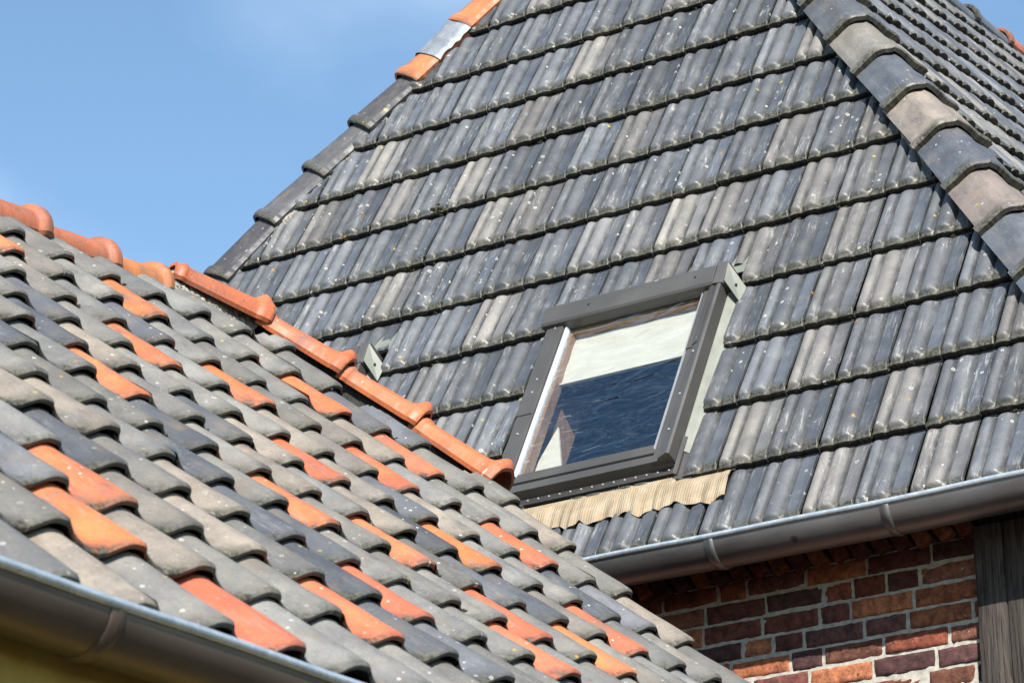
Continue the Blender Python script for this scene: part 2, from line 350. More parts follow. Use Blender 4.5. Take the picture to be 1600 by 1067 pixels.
def colour_F(r=None):
    t = rng.random()
    if t < .09: b = np.array([.28, .265, .24]) * rng.uniform(.7, 1.0)
    elif t < .24: b = np.array([.19, .18, .17]) * rng.uniform(.8, 1.15)
    elif t < .30: b = np.array([.205, .205, .205]) * rng.uniform(.75, 1.05)
    else: b = np.array([.126, .134, .146]) * rng.uniform(.72, 1.3)
    return b
def flat_tile_profile(u):
    def roll(c, w, a, p=.62):
        t = np.clip(np.abs(u - c) / w, 0, 1); return a * (1 - t ** 2) ** p
    h = np.maximum(roll(.150, .135, .024), roll(.465, .185, .026))
    h = np.maximum(h, roll(.465, .235, .009, .5))
    h = np.maximum(h, .011 * sstep(u, .685, .715) + .003 * sstep(u, .935, .955) - .013 * sstep(u, .972, 1))
    return h
def flat_roof(name, o, e, u_, n_, g, rows, jrange, keepf, parent, NU=30, NV=11, wshift=0, endk=.72):
    mb = MB()
    us = np.linspace(.008, .992, NU) if NU < 30 else np.concatenate([np.linspace(.010, .285, 13), np.linspace(.30, .66, 14), [.672, .685, .70, .715, .73, .83, .93, .945, .958, .972, .982, .992]])
    vs = np.concatenate([[-.12, .0, .04, .075, .11], np.linspace(.2, .895, NV - 4), [.915, .93, .945, .96, .975, 1.0]])
    for i in rows:
        j0, j1 = jrange(i)
        sh = rng.normal(0, .012)
        for j in range(int(math.floor(j0)) - 1, int(math.ceil(j1)) + 1):
            U, Vv = np.meshgrid(us, vs)
            H = flat_tile_profile(U)
            S = sstep(Vv, .03, .085) * (1 - endk * np.clip((Vv - .905) / .06, 0, 1) ** 2)
            lift = rng.normal(.0, .0022); tw = rng.normal(0, .0028); dv = rng.normal(0, .006); du = rng.normal(0, .006) + sh
            if rng.random() < .03: lift += .006
            n = .002 + .025 * Vv + H * S + (lift + tw * (U - .5)) * np.clip(Vv + .2, 0, 1)
            n = n - .0015 * np.clip((Vv - .965) / .035, 0, 1) ** 2
            # nose edge: humps reach a little lower than the valleys
            ve = Vv + (Vv > .9) * (.004 * (H / .029) - .002) * np.clip((Vv - .9) / .1, 0, 1)
            a = (j + U + du) * WF + wshift
            b = -(i - 1 + ve + dv * np.clip(Vv, 0, 1)) * g
            P = o + a[..., None] * e + b[..., None] * u_ + n[..., None] * n_
            C = (P[:-1, :-1] + P[1:, 1:]) / 2
            keep = keepf(C, (a[:-1, :-1] + a[1:, 1:]) / 2, (b[:-1, :-1] + b[1:, 1:]) / 2)
            if not keep.any(): continue
            r = rng.random(); col = colour_F()
            hn = H / .029
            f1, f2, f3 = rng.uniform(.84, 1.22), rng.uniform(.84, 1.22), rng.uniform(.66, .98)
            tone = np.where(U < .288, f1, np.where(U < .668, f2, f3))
            tone = tone * (1 - .16 * np.clip((U - .19) / .08, 0, 1) * (U < .288) - .20 * np.clip((U - .54) / .10, 0, 1) * (U < .668))  # right flank of each roll darkened, its curvature shading put into the colour
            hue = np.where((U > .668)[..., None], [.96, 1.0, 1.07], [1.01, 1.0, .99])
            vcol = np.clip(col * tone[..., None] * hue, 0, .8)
            tuv = np.stack([U, Vv, hn, np.full_like(U, r)], -1); suv = np.stack([a, b, n], -1)
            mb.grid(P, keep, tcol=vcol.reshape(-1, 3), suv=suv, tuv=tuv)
            # front face of the nose and the lip under it, shade and moss put into their colour
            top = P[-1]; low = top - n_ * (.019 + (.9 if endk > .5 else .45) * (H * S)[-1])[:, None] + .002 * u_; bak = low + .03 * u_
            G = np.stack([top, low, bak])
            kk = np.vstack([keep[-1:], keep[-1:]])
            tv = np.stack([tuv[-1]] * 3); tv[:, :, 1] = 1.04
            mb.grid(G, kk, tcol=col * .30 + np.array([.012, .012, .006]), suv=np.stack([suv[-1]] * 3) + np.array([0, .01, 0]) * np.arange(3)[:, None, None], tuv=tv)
            # wire clip at the joint
            if keep[-1, 0] and rng.random() < .85:
                c0 = P[-1, 0]
                for q, (dn_, db) in enumerate(((.004, .012), (.001, -.004), (-.012, -.006))):
                    pass
                pts = [c0 + .004 * n_ + .014 * u_, c0 + .004 * n_ - .003 * u_, c0 - .014 * n_ - .005 * u_]
                for p, q in zip(pts[:-1], pts[1:]):
                    m = (p + q) / 2; d = q - p; L = np.linalg.norm(d); d = d / L; s = np.cross(d, e); 
                    mb.box(m, (.0012, L / 2, .0012), (e, d, s), mat=1)
    return mb

# ------------------------------------------------------------------ setting: ground
def make_ground():
    k = NT('grass_and_gravel_ground', .95, .2)
    P = k.pos()
    c = k.mix(k.ramp(k.noise(P, .5, 6), .4, .6), (.042, .040, .028), (.066, .060, .042))
    c = k.mix(k.ramp(k.noise(P, 12, 5), .45, .65, 0, .5), c, (.08, .07, .055))
    k.col(c); k.bump(k.noise(P, 30, 5), .6, .02)
    mb = MB(); xs = np.concatenate([np.linspace(-900, -40, 8), np.linspace(-30, 30, 13), np.linspace(40, 900, 8)])
    X, Y = np.meshgrid(xs, xs); mb.grid(np.stack([X, Y, 0 * X - .02 * (np.sin(X * .7) * np.cos(Y * .5))], -1))
    tag(mb.build('ground', k.m), kind='structure')
make_ground()

# ------------------------------------------------------------------ HOUSE 1
house = tag(empty('brick_house', (-6.4, 10.5, 0)), 'tall half-timbered brick house with a steep grey tiled hipped roof and a roof window', 'house')
WIN = [(0.0, 0.0), (-1.675, .068)]       # shift of each roof window on the slope (a, b)
def in_hole(a, b):
    r = np.zeros(np.shape(a), bool)
    for da, db in WIN: r |= (a > -.40 + da) & (a < .472 + da) & (b < -.90 + db) & (b > -1.985 + db)
    return r
def keepF(C, a, b):
    i = -b / gF; j = a / WF
    return (j > jL(i) + .1) & (j < jR(i) - .1) & ~in_hole(a, b)
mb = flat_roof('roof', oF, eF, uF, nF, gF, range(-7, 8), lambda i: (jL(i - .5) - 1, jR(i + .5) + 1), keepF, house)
# dark underlay just below the tiles, left open under the windows
ii = np.linspace(-7.7, 6.9, 60); jj = np.linspace(-20, 12, 161)
I, J = np.meshgrid(ii, jj); P = Fp(I, J, -.012)
ic, jc = (I[:-1, :-1] + I[1:, 1:]) / 2, (J[:-1, :-1] + J[1:, 1:]) / 2
mb.grid(P, (jc > jL(ic)) & (jc < jR(ic)) & ~in_hole(jc * WF, -ic * gF), mat=2)
roofF = tag(mb.build('roof', [M_F, M_ZINC, M_UNDER], house), 'front roof slope of grey tiles around the roof window')

# right slope
nhipR = norm(np.cross(hipR, Z)); nhipR = nhipR if nhipR[0] > 0 else -nhipR      # horizontal, pointing away from the front slope
nhipR = nhipR if np.dot(nhipR, eR) > 0 else -nhipR
apex = Fp(np.array(-7.75), np.array((jL(-7.75) + jR(-7.75)) / 2))
ridge_b = (apex[2] - oR[2]) / uR[2]
def keepR(C, a, b):
    return ((C - oR) @ nhipR > .02) & (b < ridge_b) & (a < 12)
def rangeR(i):
    # a along eR where the hip meets height of row i
    b = -(i) * gR; t = b * uR[2] / hipR[2]; q = oR + t * hipR
    return ((q - oR) @ eR / WF - 2.5, ((q - oR) @ eR) / WF + (46 if i < 4 else 26))
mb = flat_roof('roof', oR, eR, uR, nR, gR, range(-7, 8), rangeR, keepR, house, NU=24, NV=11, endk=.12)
bs = np.linspace(-7 * gR, ridge_b, 30); as_ = np.linspace(-6, 12, 121)
A2, B2 = np.meshgrid(as_, bs); P = oR + A2[..., None] * eR + B2[..., None] * uR - .012 * nR
C = (P[:-1, :-1] + P[1:, 1:]) / 2
mb.grid(P, ((C - oR) @ nhipR > 0), mat=2)
roofR = tag(mb.build('roof', [M_F, M_ZINC, M_UNDER], house), 'right roof slope seen along its scalloped courses')

# back and left slopes: simple tiled slabs
def slab(pts, thick=.04):
    mb = MB(); p = np.array(pts); mb.add(p, [tuple(range(len(p)))], tcol=(.14, .15, .165), smooth=False)
    return mb
RL = Fp(np.array(-7.75), np.array(jL(-7.75))); EL = Fp(np.array(6.9), np.array(jL(6.9))); back = 11.
mb = slab([EL, RL, apex, apex + back * eR, EL + back * eR])
roofL = tag(mb.build('roof', [M_F], house), 'left roof slope')

def hip_profile(kind):
    if kind == 'angular':
        return [(-.148, -.020), (-.140, -.006), (-.116, .006), (-.088, .022), (-.060, .048), (-.034, .068), (-.012, .0800), (-.002, .0840), (.004, .0795), (.012, .0790), (.045, .077), (.070, .067), (.094, .042), (.114, .018), (.132, .002), (.146, -.016)]
    if kind == 'left':
        return [(-.128, -.055), (-.120, -.030), (-.085, .008), (-.045, .042), (-.020, .054), (.0, .056), (.020, .054), (.045, .042), (.085, .008), (.120, -.030), (.128, -.055)]
    if kind == 'low':
        return [(-.078, -.022), (-.074, .005), (-.066, .024), (-.05, .037), (-.025, .043), (0, .045), (.025, .043), (.05, .037), (.066, .024), (.074, .005), (.078, -.022)]
    a = np.linspace(-100, 100, 17); return [(.094 * math.sin(rad(t)), .082 * math.cos(rad(t)) - .008) for t in a]
def hip_tile(name, up, low, col, kind, parent, mat, label=None, collar=.010, bulb=0., over=.045, yaw=0., roll=0., thick=.013, taper=.1, rim=0.0, upv=None):
    """one half-round cover tile from its upper end to its nose"""
    up, low = np.asarray(up, float), np.asarray(low, float); d = norm(low - up); L = np.linalg.norm(low - up)
    N = Z if upv is None else upv
    N = norm(N - (N @ d) * d); X = norm(np.cross(d, N))
    if roll: N, X = N * math.cos(roll) + X * math.sin(roll), X * math.cos(roll) - N * math.sin(roll)
    # densify profile
    pr = np.array(hip_profile(kind)); t = np.linspace(0, len(pr) - 1, 41)
    px = np.interp(t, range(len(pr)), pr[:, 0]); ph = np.interp(t, range(len(pr)), pr[:, 1])
    ts = np.concatenate([[-over / L, 0, .03, .06, .085, .11], np.linspace(.16, .78, 9), [.81, .83, .845, .86, .88, .90, .92, .94, .96, .975, .988, 1.0]])
    T, Q = np.meshgrid(ts, px, indexing='ij'); Hh = np.meshgrid(ts, ph, indexing='ij')[1]
    sc = 1 - taper * (1 - np.clip(T, 0, 1))
    cl = collar * sstep(T, .83, .90) * (1 - .55 * np.clip((T - .955) / .045, 0, 1) ** 2)
    cl = cl + rim * (sstep(T, .02, .045) * (1 - sstep(T, .07, .10)))
    r = np.hypot(Q, Hh + .02) + 1e-6
    ox = Q * sc + cl * Q / r; oh = Hh * sc + cl * (Hh + .02) / r + .012 * T
    if bulb:
        bb = bulb * np.exp(-((T - .915) * L / .030) ** 2) * np.exp(-(Q / .036) ** 2)
        oh = oh + bb; ox = ox * (1 + bb * 1.2)
    P = up + (T * L)[..., None] * d + ox[..., None] * X + oh[..., None] * N
    Pi = up + (T * L)[..., None] * d + (ox * (1 - thick / .12))[..., None] * X + (oh - thick)[..., None] * N
    n1, n2 = P.shape[:2]
    mb = MB(); rr = rng.random()
    hn = np.clip(1 - np.abs(Q) / .11, 0, 1)
    tuv = np.stack([0 * T + .5, np.clip(T, 0, 1) * .97, hn, 0 * T + rr], -1)
    suv = np.stack([Q * 1.6, -T * L, 0 * T], -1) + np.array([rr * 9, rr * 5, rr])
    mb.grid(P, flip=True, tcol=col, suv=suv, tuv=tuv)
    mb.grid(Pi, tcol=np.asarray(col) * .8, suv=suv, tuv=tuv)
    for a in (0, -1):
        G = np.stack([P[a], Pi[a]]); mb.grid(G, flip=(a == 0), tcol=col, suv=np.stack([suv[a]] * 2), tuv=np.stack([tuv[a]] * 2))
    for a in (0, -1):
        G = np.stack([P[:, a], Pi[:, a]]); mb.grid(G, tcol=col, suv=np.stack([suv[:, a]] * 2), tuv=np.stack([tuv[:, a]] * 2))
    o = mb.build(name, mat, parent)
    if label: o['label'] = label
    return o

DK = (.135, .145, .165); DK2 = (.10, .105, .115); TAN = (.36, .31, .26); TAN2 = (.30, .265, .225); ORG = (.64, .175, .065); ORG2 = (.66, .21, .075)
# right hip
colsR = [DK, TAN2, DK, DK2, TAN, DK, TAN2, DK, (.115, .125, .145), (.12, .135, .16), (.34, .295, .25), (.12, .14, .165), (.40, .335, .275), (.115, .135, .165), (.33, .27, .23), (.13, .14, .16)]
upR = norm(nF + nR)
# colour index is that of the tile whose nose is RH[k+1]
for k in range(len(RH) - 1):
    a = Fp(np.array(RH[k][0]), np.array(RH[k][1])); b = Fp(np.array(RH[k + 1][0]), np.array(RH[k + 1][1]))
    cc = {5: (.10, .108, .122), 6: (.098, .105, .118), 7: (.225, .205, .18), 8: (.10, .112, .13), 9: (.29, .245, .205), 10: (.098, .108, .128), 11: (.235, .195, .17), 12: (.12, .13, .15)}.get(k, colsR[k % len(colsR)])
    hip_tile('hip_tile', a + .004 * upR, b + .012 * upR, cc, 'angular', roofR, M_HIP, upv=upR, collar=.013, thick=.017, taper=.05, roll=rng.normal(0, .02),
             label='pinkish tan hip tile' if cc[0] > .25 else None)
# left hip
nL = np.array([-nF[2] * 1.25, 0, 1]); nL = norm(np.array([-.82, 0, .57])); upL = norm(nF + nL)
for k in range(len(LH) - 1):
    b = Fp(np.array(LH[k][0]), np.array(LH[k][1])); a = Fp(np.array(LH[k + 1][0]), np.array(LH[k + 1][1]))
    orange = k in (5, 6)
    cc = ORG2 if orange else [(.07, .07, .075), (.06, .057, .062), (.085, .086, .092), (.095, .095, .095), (.072, .07, .072)][min(k, 4)]
    hip_tile('hip_tile', a, b + .008 * upL, cc, 'left', roofF, M_ORG if orange else M_HIP, upv=upL, collar=.009, over=.09,
             label='orange clay hip tile' if orange else None, roll=rng.normal(0, .015))
# crumpled lead sheet dressed over the orange hip tile
a = Fp(np.array(LH[6][0]), np.array(LH[6][1])); b = Fp(np.array(LH[5][0]), np.array(LH[5][1])); d = norm(b - a); N = norm(upL - (upL @ d) * d); X = norm(np.cross(d, N))
r = np.random.default_rng(9); pr = np.array(hip_profile('left')); tt = np.linspace(0, len(pr) - 1, 30); px = np.interp(tt, range(len(pr)), pr[:, 0]) * 1.03; ph = np.interp(tt, range(len(pr)), pr[:, 1]) + .020
ts = np.linspace(-.03, .215, 26); P = np.zeros((26, 30, 3)); sm = r.normal(0, 1, (10, 8))
for q, t in enumerate(ts):
    for c in range(30):
        y, x = q / 25 * 8.99, c / 29 * 6.99; y0, x0 = int(y), int(x); fy, fx = y - y0, x - x0
        nz = (sm[y0, x0] * (1 - fx) + sm[y0, x0 + 1] * fx) * (1 - fy) + (sm[min(y0 + 1, 9), x0] * (1 - fx) + sm[min(y0 + 1, 9), x0 + 1] * fx) * fy
        P[q, c] = a + (t + .02 * (c / 29) * (q / 25)) * d + px[c] * X + (ph[c] + .004 * nz) * N
mb = MB(); mb.grid(P, flip=True); mb.grid(P - .002 * N)
tag(mb.build('lead_patch', M_LEAD, roofF), 'crumpled lead sheet dressed over an orange hip tile')

# mortar bedding under the hip tiles
def mortar_strip(p0, p1, side, up, parent, wid=.05, n=160, seed=0, gaps=.5, name='mortar_or_shade_fill'):
    r = np.random.default_rng(seed); mb = MB(); d = p1 - p0
    ts = np.linspace(0, 1, n); k = 7
    base = np.convolve(r.random(n + 20), np.ones(9) / 9, 'same')[10:10 + n]; present = np.convolve(r.random(n + 40), np.ones(21) / 21, 'same')[20:20 + n]
    w_ = wid * (.55 + 1.6 * (base - .5)) 
    P = np.zeros((n, k, 3))
    for q in range(k):
        f = q / (k - 1)
        hgt = .034 * (1 - f ** 2) + r.normal(0, .0035, n)
        P[:, q] = p0 + ts[:, None] * d + (f * w_ + .01)[:, None] * side + hgt[:, None] * up
    keep = np.repeat((present[:-1] > np.quantile(present, gaps))[:, None], k - 1, 1)
    mb.grid(P, keep, smooth=False)
    return mb.build(name, M_MORTAR, parent)
pl0, pl1 = Fp(np.array(1.0), np.array(jL(1.0))), Fp(np.array(-7.5), np.array(jL(-7.5)))
dl = norm(pl1 - pl0); sl = np.cross(dl, nF); sl = sl if sl[0] > 0 else -sl
mortar_strip(pl0 + .07 * sl, pl1 + .07 * sl, sl, nF, roofF, .075, 260, 3, .45)
pr0, pr1 = Fp(np.array(-7.5), np.array(jR(-7.5))), Fp(np.array(6.8), np.array(jR(6.8)))
dr = norm(pr1 - pr0); sr = np.cross(dr, nF); sr = sr if sr[0] < 0 else -sr
mortar_strip(pr0 + .09 * sr, pr1 + .09 * sr, sr, nF, roofR, .035, 260, 5, .55)

# ridge of the big roof
rb0 = oR + ridge_b * uR - .025 * Z; a0 = float((apex - oR) @ eR)
for k in range(26):
    t0 = a0 + k * .36; rd = k in (int((4.0 - a0) / .36), int((4.95 - a0) / .36))
    hip_tile('ridge_tile', rb0 + (t0 + .36) * eR, rb0 + t0 * eR + .008 * Z, (.52, .17, .10) if rd else DK, 'round', roofR, M_ORG if rd else M_HIP,
             label='faded red ridge tile' if rd else None, collar=.012)
# short ridge piece joining the hips over the front apex
a = RL; b = Fp(np.array(-7.75), np.array(jR(-7.75)))
hip_tile('ridge_tile', a, b, DK, 'round', roofF, M_HIP)

# -------------------------------------------------- gutter
def gutter(name, y_or_p, d, out, L, r, parent, bands, label=None, mz=None):
    mz = mz or M_ZINC
    """half-round gutter: p centre line start, d direction, out = horizontal direction away from the wall"""
    p = np.asarray(y_or_p, float); mb = MB()
    th = np.linspace(0, -math.pi, 25)
    xs = np.linspace(0, L, int(L / .05) + 2); wob = .0022 * np.sin(xs * 3.1 + 1) + .0013 * np.sin(xs * 9)
    def ring(rr, t0=0):
        return np.stack([p + x * d + rr * np.cos(th)[:, None] * out + (rr * np.sin(th) + wv)[:, None] * Z for x, wv in zip(xs, wob)])
    mb.grid(ring(r), flip=True); mb.grid(ring(r - .0025))
    g = mb.build(name, mz, parent)
    if label: g['label'] = label
    # bead along the front edge
    mb = MB(); tb = np.linspace(0, 2 * math.pi, 13); c = r + .001
    P = np.stack([p + x * d + (c + .0105 * np.cos(tb))[:, None] * out + (.004 + wv + .0105 * np.sin(tb))[:, None] * Z for x, wv in zip(xs, wob)])
    mb.grid(P, flip=True)
    # back upstand
    mb.grid(np.stack([np.stack([p + x * d - r * out + z * Z for x in xs]) for z in (0, .03)]))
    mb.build('gutter_bead', M_LIP, g)
    for x in bands:
        mb = MB(); th2 = np.linspace(.05, -math.pi, 33); w2 = .016
        for rr in (r + .004,):
            P = np.stack([p + (x + q) * d + (rr + s) * np.cos(th2)[:, None] * out + ((rr + s) * np.sin(th2))[:, None] * Z
                          for q, s in ((-w2 - .002, -.003), (-w2, 0), (-.004, 0), (0, .0025), (w2, .001), (w2 + .002, -.003))])
            mb.grid(P, flip=True)
        mb.build('gutter_bracket', mz, g)
    return g
gutY = 8.585
def pxx(x): return x
gutter('gutter', (-9.6, gutY, 3.012 + EYE), eF, np.array([0, -1., 0]), 6.35, .085, house, [9.6 - 8.3, 9.6 - 7.1, 9.6 - 6.0, 9.6 - 4.885, 9.6 - 4.225], 'half-round zinc gutter along the front eave')
cornR = Fp(np.array(6.95), np.array(jR(6.95)))
gutter('gutter', (cornR[0] + .03, gutY + .03, 3.008 + EYE), eR, norm(np.array([eR[1], -eR[0], 0])), 10., .085, house, [1.2, 2.4, 3.6, 4.8, 6], 'half-round zinc gutter along the right eave')

# -------------------------------------------------- brick wall
BCOL = [(.20, .062, .038), (.15, .055, .042), (.27, .10, .048), (.105, .05, .046), (.30, .12, .06), (.09, .045, .045), (.17, .075, .05), (.13, .05, .042)]
def brick_panel(name, p0, ex, out, L, z0, z1, parent, seed, label=None, fine=True, course=.0715):
    r = np.random.default_rng(seed); mb = MB()
    # mortar face
    nx, nz = int(L / .03) + 2, int((z1 - z0) / .03) + 2
    X, Zz = np.meshgrid(np.linspace(0, L, nx), np.linspace(z0, z1, nz))
    P = p0 + X[..., None] * ex + Zz[..., None] * Z - (.0035 + r.normal(0, .0012, X.shape))[..., None] * out
    mb.grid(P, mat=1)
    nc = int((z1 - z0) / course)
    for c in range(nc):
        zt = z1 - c * course; x = -r.uniform(0, .24)
        while x < L:
            ln = r.choice([.235, .24, .118, .235, .228, .122, .17]) + r.normal(0, .006); x1 = x + ln
            a, b = max(x + .005, 0), min(x1 - .005, L)
            if b - a > .02:
                u = np.concatenate([[0, .02], np.linspace(.1, .9, 9), [.98, 1]]) if fine else np.linspace(0, 1, 4); v = np.array([0, .06, .25, .5, .75, .94, 1]) if fine else np.linspace(0, 1, 3)
                U, Vv = np.meshgrid(u, v)
                xx = a + (b - a) * U; top = zt - .0044 + r.normal(0, .0018); bot = zt - course + .0056 + r.normal(0, .0018)
                zz = bot + (top - bot) * Vv
                e_ = np.minimum(np.minimum(U, 1 - U) * (b - a), np.minimum(Vv, 1 - Vv) * (top - bot))
                edge = np.clip(e_ / .0045, 0, 1)
                dep = r.normal(.002, .0016) + .0 * U
                nrm = dep + r.normal(0, .0016, U.shape) - (.008 if fine else .002) * (1 - edge) ** 1.2 + r.normal(0, .0025) * (Vv - .5) + r.normal(0, .002) * (U - .5)
                xx = xx + r.normal(0, .0009, U.shape); zz = zz + r.normal(0, .0011, U.shape)
                P = p0 + xx[..., None] * ex + zz[..., None] * Z + nrm[..., None] * out
                cc = np.array(BCOL[r.integers(len(BCOL))]) * r.uniform(.65, 1.3)
                mb.grid(P, tcol=cc)
            x = x1
    o = mb.build(name, [M_BRICK, M_JOINT], parent)
    if label: o['label'] = label
    return o
WY = 8.85
Yo = np.array([0, -1., 0])
brick_panel('wall', np.array([-9.2, WY, 0]), eF, Yo, 9.2 - 4.06, 2.9, 4.56, house, 11, 'rough red brick infill below the front eave')
brick_panel('wall', np.array([-9.2, WY, 0]), eF, Yo, 9.2 - 4.06, .0, 2.9, house, 12, fine=False)
brick_panel('wall', np.array([-3.78, WY, 0]), eF, Yo, .2, .0, 4.56, house, 13, fine=False)
outR = norm(np.array([eR[1], -eR[0], 0]))
brick_panel('wall', np.array([-3.56, WY + .08, 0]), eR, outR, 10, .0, 4.6, house, 14, fine=False)
# raked brick course under the eave
mb = MB(); r = np.random.default_rng(5)
for x in np.arange(-9.1, -4.1, .078):
    t = .5 + r.normal(0, .05); ax = (np.array([math.cos(t), 0, math.sin(t)]), np.array([0, 1., 0]), np.array([-math.sin(t), 0, math.cos(t)]))
    mb.box((x, WY - .002 + r.normal(0, .003), 4.60 + r.normal(0, .004)), (.028, .03, .05), ax, tcol=np.array(BCOL[r.integers(8)]))
tag(mb.build('brick_course', [M_BRICK], house, .006), 'slanting bricks bedded under the eave')
# timber posts
def timber(name, x0, x1, z0, z1, proud, label=None, seed=0):
    r = np.random.default_rng(seed); mb = MB(); nz = 90
    zs = np.linspace(z0, z1, nz); wv = np.cumsum(r.normal(0, .0008, nz)); wv -= np.linspace(wv[0], wv[-1], nz)
    split = (x1 - x0) * .42
    xs = np.array([0, .0, .004, split - .006, split - .003, split, split + .003, split + .006, (x1 - x0) - .004, x1 - x0, x1 - x0])
    dp = np.array([-.15, -.004, 0, 0, -.004, -.03, -.004, 0, 0, -.004, -.15])
    P = np.zeros((nz, len(xs), 3))
    for q in range(len(xs)):
        sp = .010 * np.sin(zs * 2.3 + 1.0) if 3 <= q <= 7 else 0
        P[:, q, 0] = x0 + xs[q] + (wv if q < 3 else wv * .5) + sp; P[:, q, 1] = WY - proud - dp[q] + r.normal(0, .0006, nz); P[:, q, 2] = zs
    mb.grid(P)
    o = mb.build(name, M_POST, house)
    if label: o['label'] = label
timber('timber_post', -4.057, -3.78, 0, 4.57, .055, 'dark weathered oak post with a long split', 3)
timber('timber_post', -3.62, -3.56, 0, 4.57, .03, None, 4)
mb = MB(); mb.box((-6.4, WY + .09, 4.74), (2.85, .08, .17)); mb.build('wall_plate', M_POST, house)
# soffit / rafters behind gutter
mb = MB(); mb.box((-6.4, WY - .085, 4.672), (2.95, .115, .012)); mb.build('eave_board', M_POST, house)
# left and rear walls, plain
k = NT('plain_brick_sheet', .9, .2); bt = k.n('TexBrick'); tcn = k.n('TexCoord').outputs['Object']; mp = k.n('Mapping'); k.put(mp.inputs[0], tcn); mp.inputs['Rotation'].default_value = (rad(90), 0, rad(90))
k.put(bt.inputs['Vector'], mp.outputs[0]); bt.inputs['Scale'].default_value = 1; bt.inputs['Brick Width'].default_value = .25; bt.inputs['Row Height'].default_value = .0715; bt.inputs['Mortar Size'].default_value = .008
bt.inputs['Color1'].default_value = (.26, .08, .05, 1); bt.inputs['Color2'].default_value = (.17, .06, .045, 1); bt.inputs['Mortar'].default_value = (.4, .38, .33, 1)
k.col(bt.outputs['Color']); M_BRS = k.m
mb = MB(); mb.box((-9.15, WY + 5.1, 2.3), (.1, 5.0, 2.3)); mb.build('wall', M_BRS, house)

